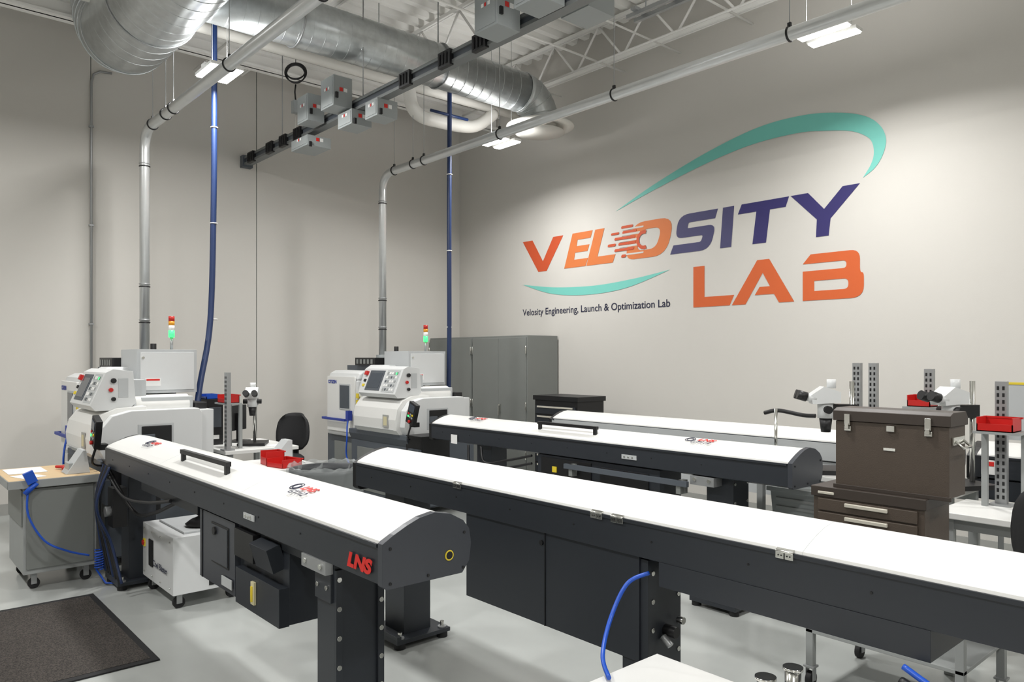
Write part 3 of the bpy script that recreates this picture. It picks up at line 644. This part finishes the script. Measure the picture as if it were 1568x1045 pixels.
# ---------------------------------------------------------------- grey storage cabinets
def cabinet(x0,x1):
    b=B('storage_cabinet',bevel=.004); y0=7.15; y1=7.77; z1=2.12
    b.box(x0,x1,y0+.02,y1,.06,z1,GREY); b.box(x0+.05,x0+.15,y0+.05,y1,0,.06,GREY); b.box(x1-.15,x1-.05,y0+.05,y1,0,.06,GREY)
    xm=(x0+x1)/2
    b.box(x0+.015,xm-.003,y0,y0+.022,.1,z1-.03,GREY); b.box(xm+.003,x1-.015,y0,y0+.022,.1,z1-.03,GREY); b.box(xm-.004,xm+.004,y0+.01,y0+.03,.1,z1-.03,DARK)
    b.box(xm+.04,xm+.07,y0-.03,y0,1.0,1.12,CHROME); b.box(xm+.045,xm+.065,y0-.045,y0-.03,.95,1.1,CHROME)
    for z in(.35,1.05,1.85): b.cyl((x1-.012,y0-.004,z),(x1-.012,y0-.004,z+.12),.01,CHROME,8); b.cyl((x0+.012,y0-.004,z),(x0+.012,y0-.004,z+.12),.01,CHROME,8)
    b.done()
cabinet(.03,1.15); cabinet(1.17,2.41)
b=B('rolling_tool_chest',bevel=.004)
b.box(3.05,3.82,6.72,7.2,.12,1.25,BLK); b.box(3.03,3.84,6.70,7.22,1.25,1.31,BLK)
for k in range(8): b.box(3.08,3.79,6.705,6.72,.2+.125*k,.305+.125*k,BLACK); b.box(3.12,3.75,6.685,6.706,.28+.125*k,.3+.125*k,STRIP)
for x in(3.12,3.75):
    for y in(6.8,7.12): b.caster(x,y,.12)
b.done()

# ---------------------------------------------------------------- brown machinist tool chests on a cart
b=B('top_tool_chest',bevel=.006)
b.box(8.35,8.91,4.0,4.22,1.11,1.46,BROWN); b.prism([(3.99,1.462),(4.23,1.462),(4.23,1.50),(4.2,1.53),(4.03,1.53),(3.99,1.515)],'x',8.34,8.92,DBROWN)
b.box(8.34,8.92,3.99,4.0,1.10,1.12,DBROWN)
for x in(8.42,8.82): b.box(x-.015,x+.015,3.978,4.0,1.44,1.5,CHROME); b.box(x-.010,x+.010,3.972,3.98,1.42,1.45,CHROME); b.box(x-.018,x+.018,3.985,4.0,1.41,1.435,CHROME)
b.box(8.62,8.66,3.984,4.0,1.42,1.45,CHROME); b.box(8.6,8.66,3.996,4.0,1.32,1.335,CHROME)
b.tube([(8.92,4.05,1.39),(8.955,4.05,1.36),(8.955,4.16,1.36),(8.92,4.16,1.39)],.007,CHROME,8); b.box(8.91,8.922,4.03,4.18,1.37,1.41,CHROME); b.done()
b=B('drawer_tool_chest',bevel=.005)
b.box(8.24,8.81,3.97,4.3,.656,1.05,BROWN); b.box(8.23,8.82,3.96,4.31,1.045,1.10,DBROWN); b.box(8.27,8.36,3.955,3.962,1.06,1.075,STRIP)
for k in range(5):
    z=.68+.073*k; b.box(8.27,8.78,3.958,3.97,z,z+.064,BROWN); b.box(8.42,8.64,3.945,3.96,z+.035,z+.055,STRIP)
b.box(8.2,8.24,4.1,4.3,.93,.96,BLK); b.done()
b=B('tool_cart',bevel=.003)
b.box(8.22,9.0,3.92,4.56,.62,.655,BGREY); b.box(8.22,9.0,3.92,4.56,.30,.32,BGREY)
for x in(8.22,8.96):
    for y in(3.92,4.52): b.box(x,x+.04,y,y+.04,.11,.63,BGREY); b.caster(x+.02,y+.02,.12)
b.done()
for k in range(3):
    b=B('storage_tote',bevel=.004); z=.287*k+.001; b.prism([(7.38,z),(7.74,z),(7.77,z+.27),(7.35,z+.27)],'y',5.07,5.35,BOXG); b.box(7.33,7.79,5.05,5.37,z+.25,z+.284,BOXG)
    for zz in(.06,.13,.19): b.box(7.40,7.72,5.06,5.07,z+zz,z+zz+.02,BGREY)
    b.done()

# ---------------------------------------------------------------- foreground equipment cart
b=B('equipment_cart',bevel=.006)
b.box(8.35,9.7,1.55,2.45,.56,.6,WHITE); b.box(8.38,9.66,1.6,2.41,.5,.56,LGREY)
for x in(8.42,9.6):
    for y in(1.63,2.37): b.box(x-.025,x+.025,y-.025,y+.025,.1,.5,BGREY); b.caster(x,y,.11)
b.done()
b=B('vacuum_gauge_fittings')
for (x,y,r,h) in ((8.93,2.28,.028,.13),(9.0,2.33,.026,.17),(9.07,2.26,.03,.12)):
    b.cyl((x,y,.6),(x,y,.6+h),r,CHROME,20); b.cyl((x,y,.6+h),(x,y,.61+h),r*1.25,CHROME,20); b.cyl((x-.0,y,.6+h*.7),(x+.06,y-.02,.6+h*.7),r*.75,ALU,16); b.cyl((x,y,.65),(x,y,.66),r*1.3,ALU,20)
b.box(8.9,9.12,2.2,2.38,.6,.63,BLK); b.done()
b=B('blue_air_line'); b.tube([(8.27,2.5,.9),(8.22,2.42,.86),(8.21,2.33,.74),(8.28,2.2,.64),(8.4,2.1,.615)],.009,BLUEB,10,smooth=True); b.done()
b=B('blue_air_line'); b.tube([(9.3,2.45,.84),(9.45,2.42,.8),(9.6,2.42,.82),(9.9,2.4,.78),(10.2,2.4,.8)],.010,BLUEB,10,smooth=True)
b.tube([(9.3,2.43,.8),(9.45,2.40,.77),(9.7,2.4,.75),(10.2,2.4,.72)],.016,BLK,10,smooth=True); b.done()

# ---------------------------------------------------------------- LED fixtures
def light(x,y,z=4.6,p=90,spread=180):
    e=bpy.data.objects.new('led_highbay_light',None); C.objects.link(e)
    b=B('housing',parent=e)
    for s_ in(-.1,.1):
        b.box(x-.22,x+.22,y+s_-.06,y+s_+.06,z,z+.03,WHITE); b.box(x-.21,x+.21,y+s_-.05,y+s_+.05,z-.012,z,TUBE)
    b.box(x-.05,x+.05,y-.16,y+.16,z+.03,z+.06,WHITE)
    b.cyl((x-.2,y,z+.03),(x-.2,y,6.29),.003,ALU,6); b.cyl((x+.2,y,z+.03),(x+.2,y,6.29),.003,ALU,6); b.done()
    L=bpy.data.lights.new('led_light','AREA'); L.shape='RECTANGLE'; L.size=.44; L.size_y=.3; L.energy=p; L.color=(1,.99,.975); L.spread=math.radians(spread)
    o=bpy.data.objects.new('led_emitter',L); C.objects.link(o); o.location=(x,y,z-.02); o.parent=e
    L2=bpy.data.lights.new('added_ceiling_fill','AREA'); L2.shape='RECTANGLE'; L2.size=.44; L2.size_y=.3; L2.energy=13; L2.color=(1,.99,.975)  # added upward fill to brighten the ceiling deck, not part of the fixture
    o=bpy.data.objects.new('added_ceiling_fill_emitter',L2); C.objects.link(o); o.location=(x,y,z+.075); o.rotation_euler=(math.pi,0,0); o.parent=e
for x in(2.80,7.17,11.6):
    for y in(-.95,2.71,6.35): light(x,y,p=66 if y>6 else 94,spread=160 if y>6 else 180)

w=bpy.data.worlds.new('world'); bpy.context.scene.world=w; w.use_nodes=True
w.node_tree.nodes['Background'].inputs[0].default_value=(.9,.93,1,1); w.node_tree.nodes['Background'].inputs[1].default_value=.3

cam=bpy.data.cameras.new('camera'); cam.lens=26.4; cam.sensor_width=36; cam.shift_y=.0163; cam.clip_end=100
co=bpy.data.objects.new('camera',cam); C.objects.link(co); co.location=(10.25,0,1.8); co.rotation_euler=(math.radians(90),0,math.radians(48.73))
bpy.context.scene.camera=co
bpy.context.scene.view_settings.view_transform='Standard'
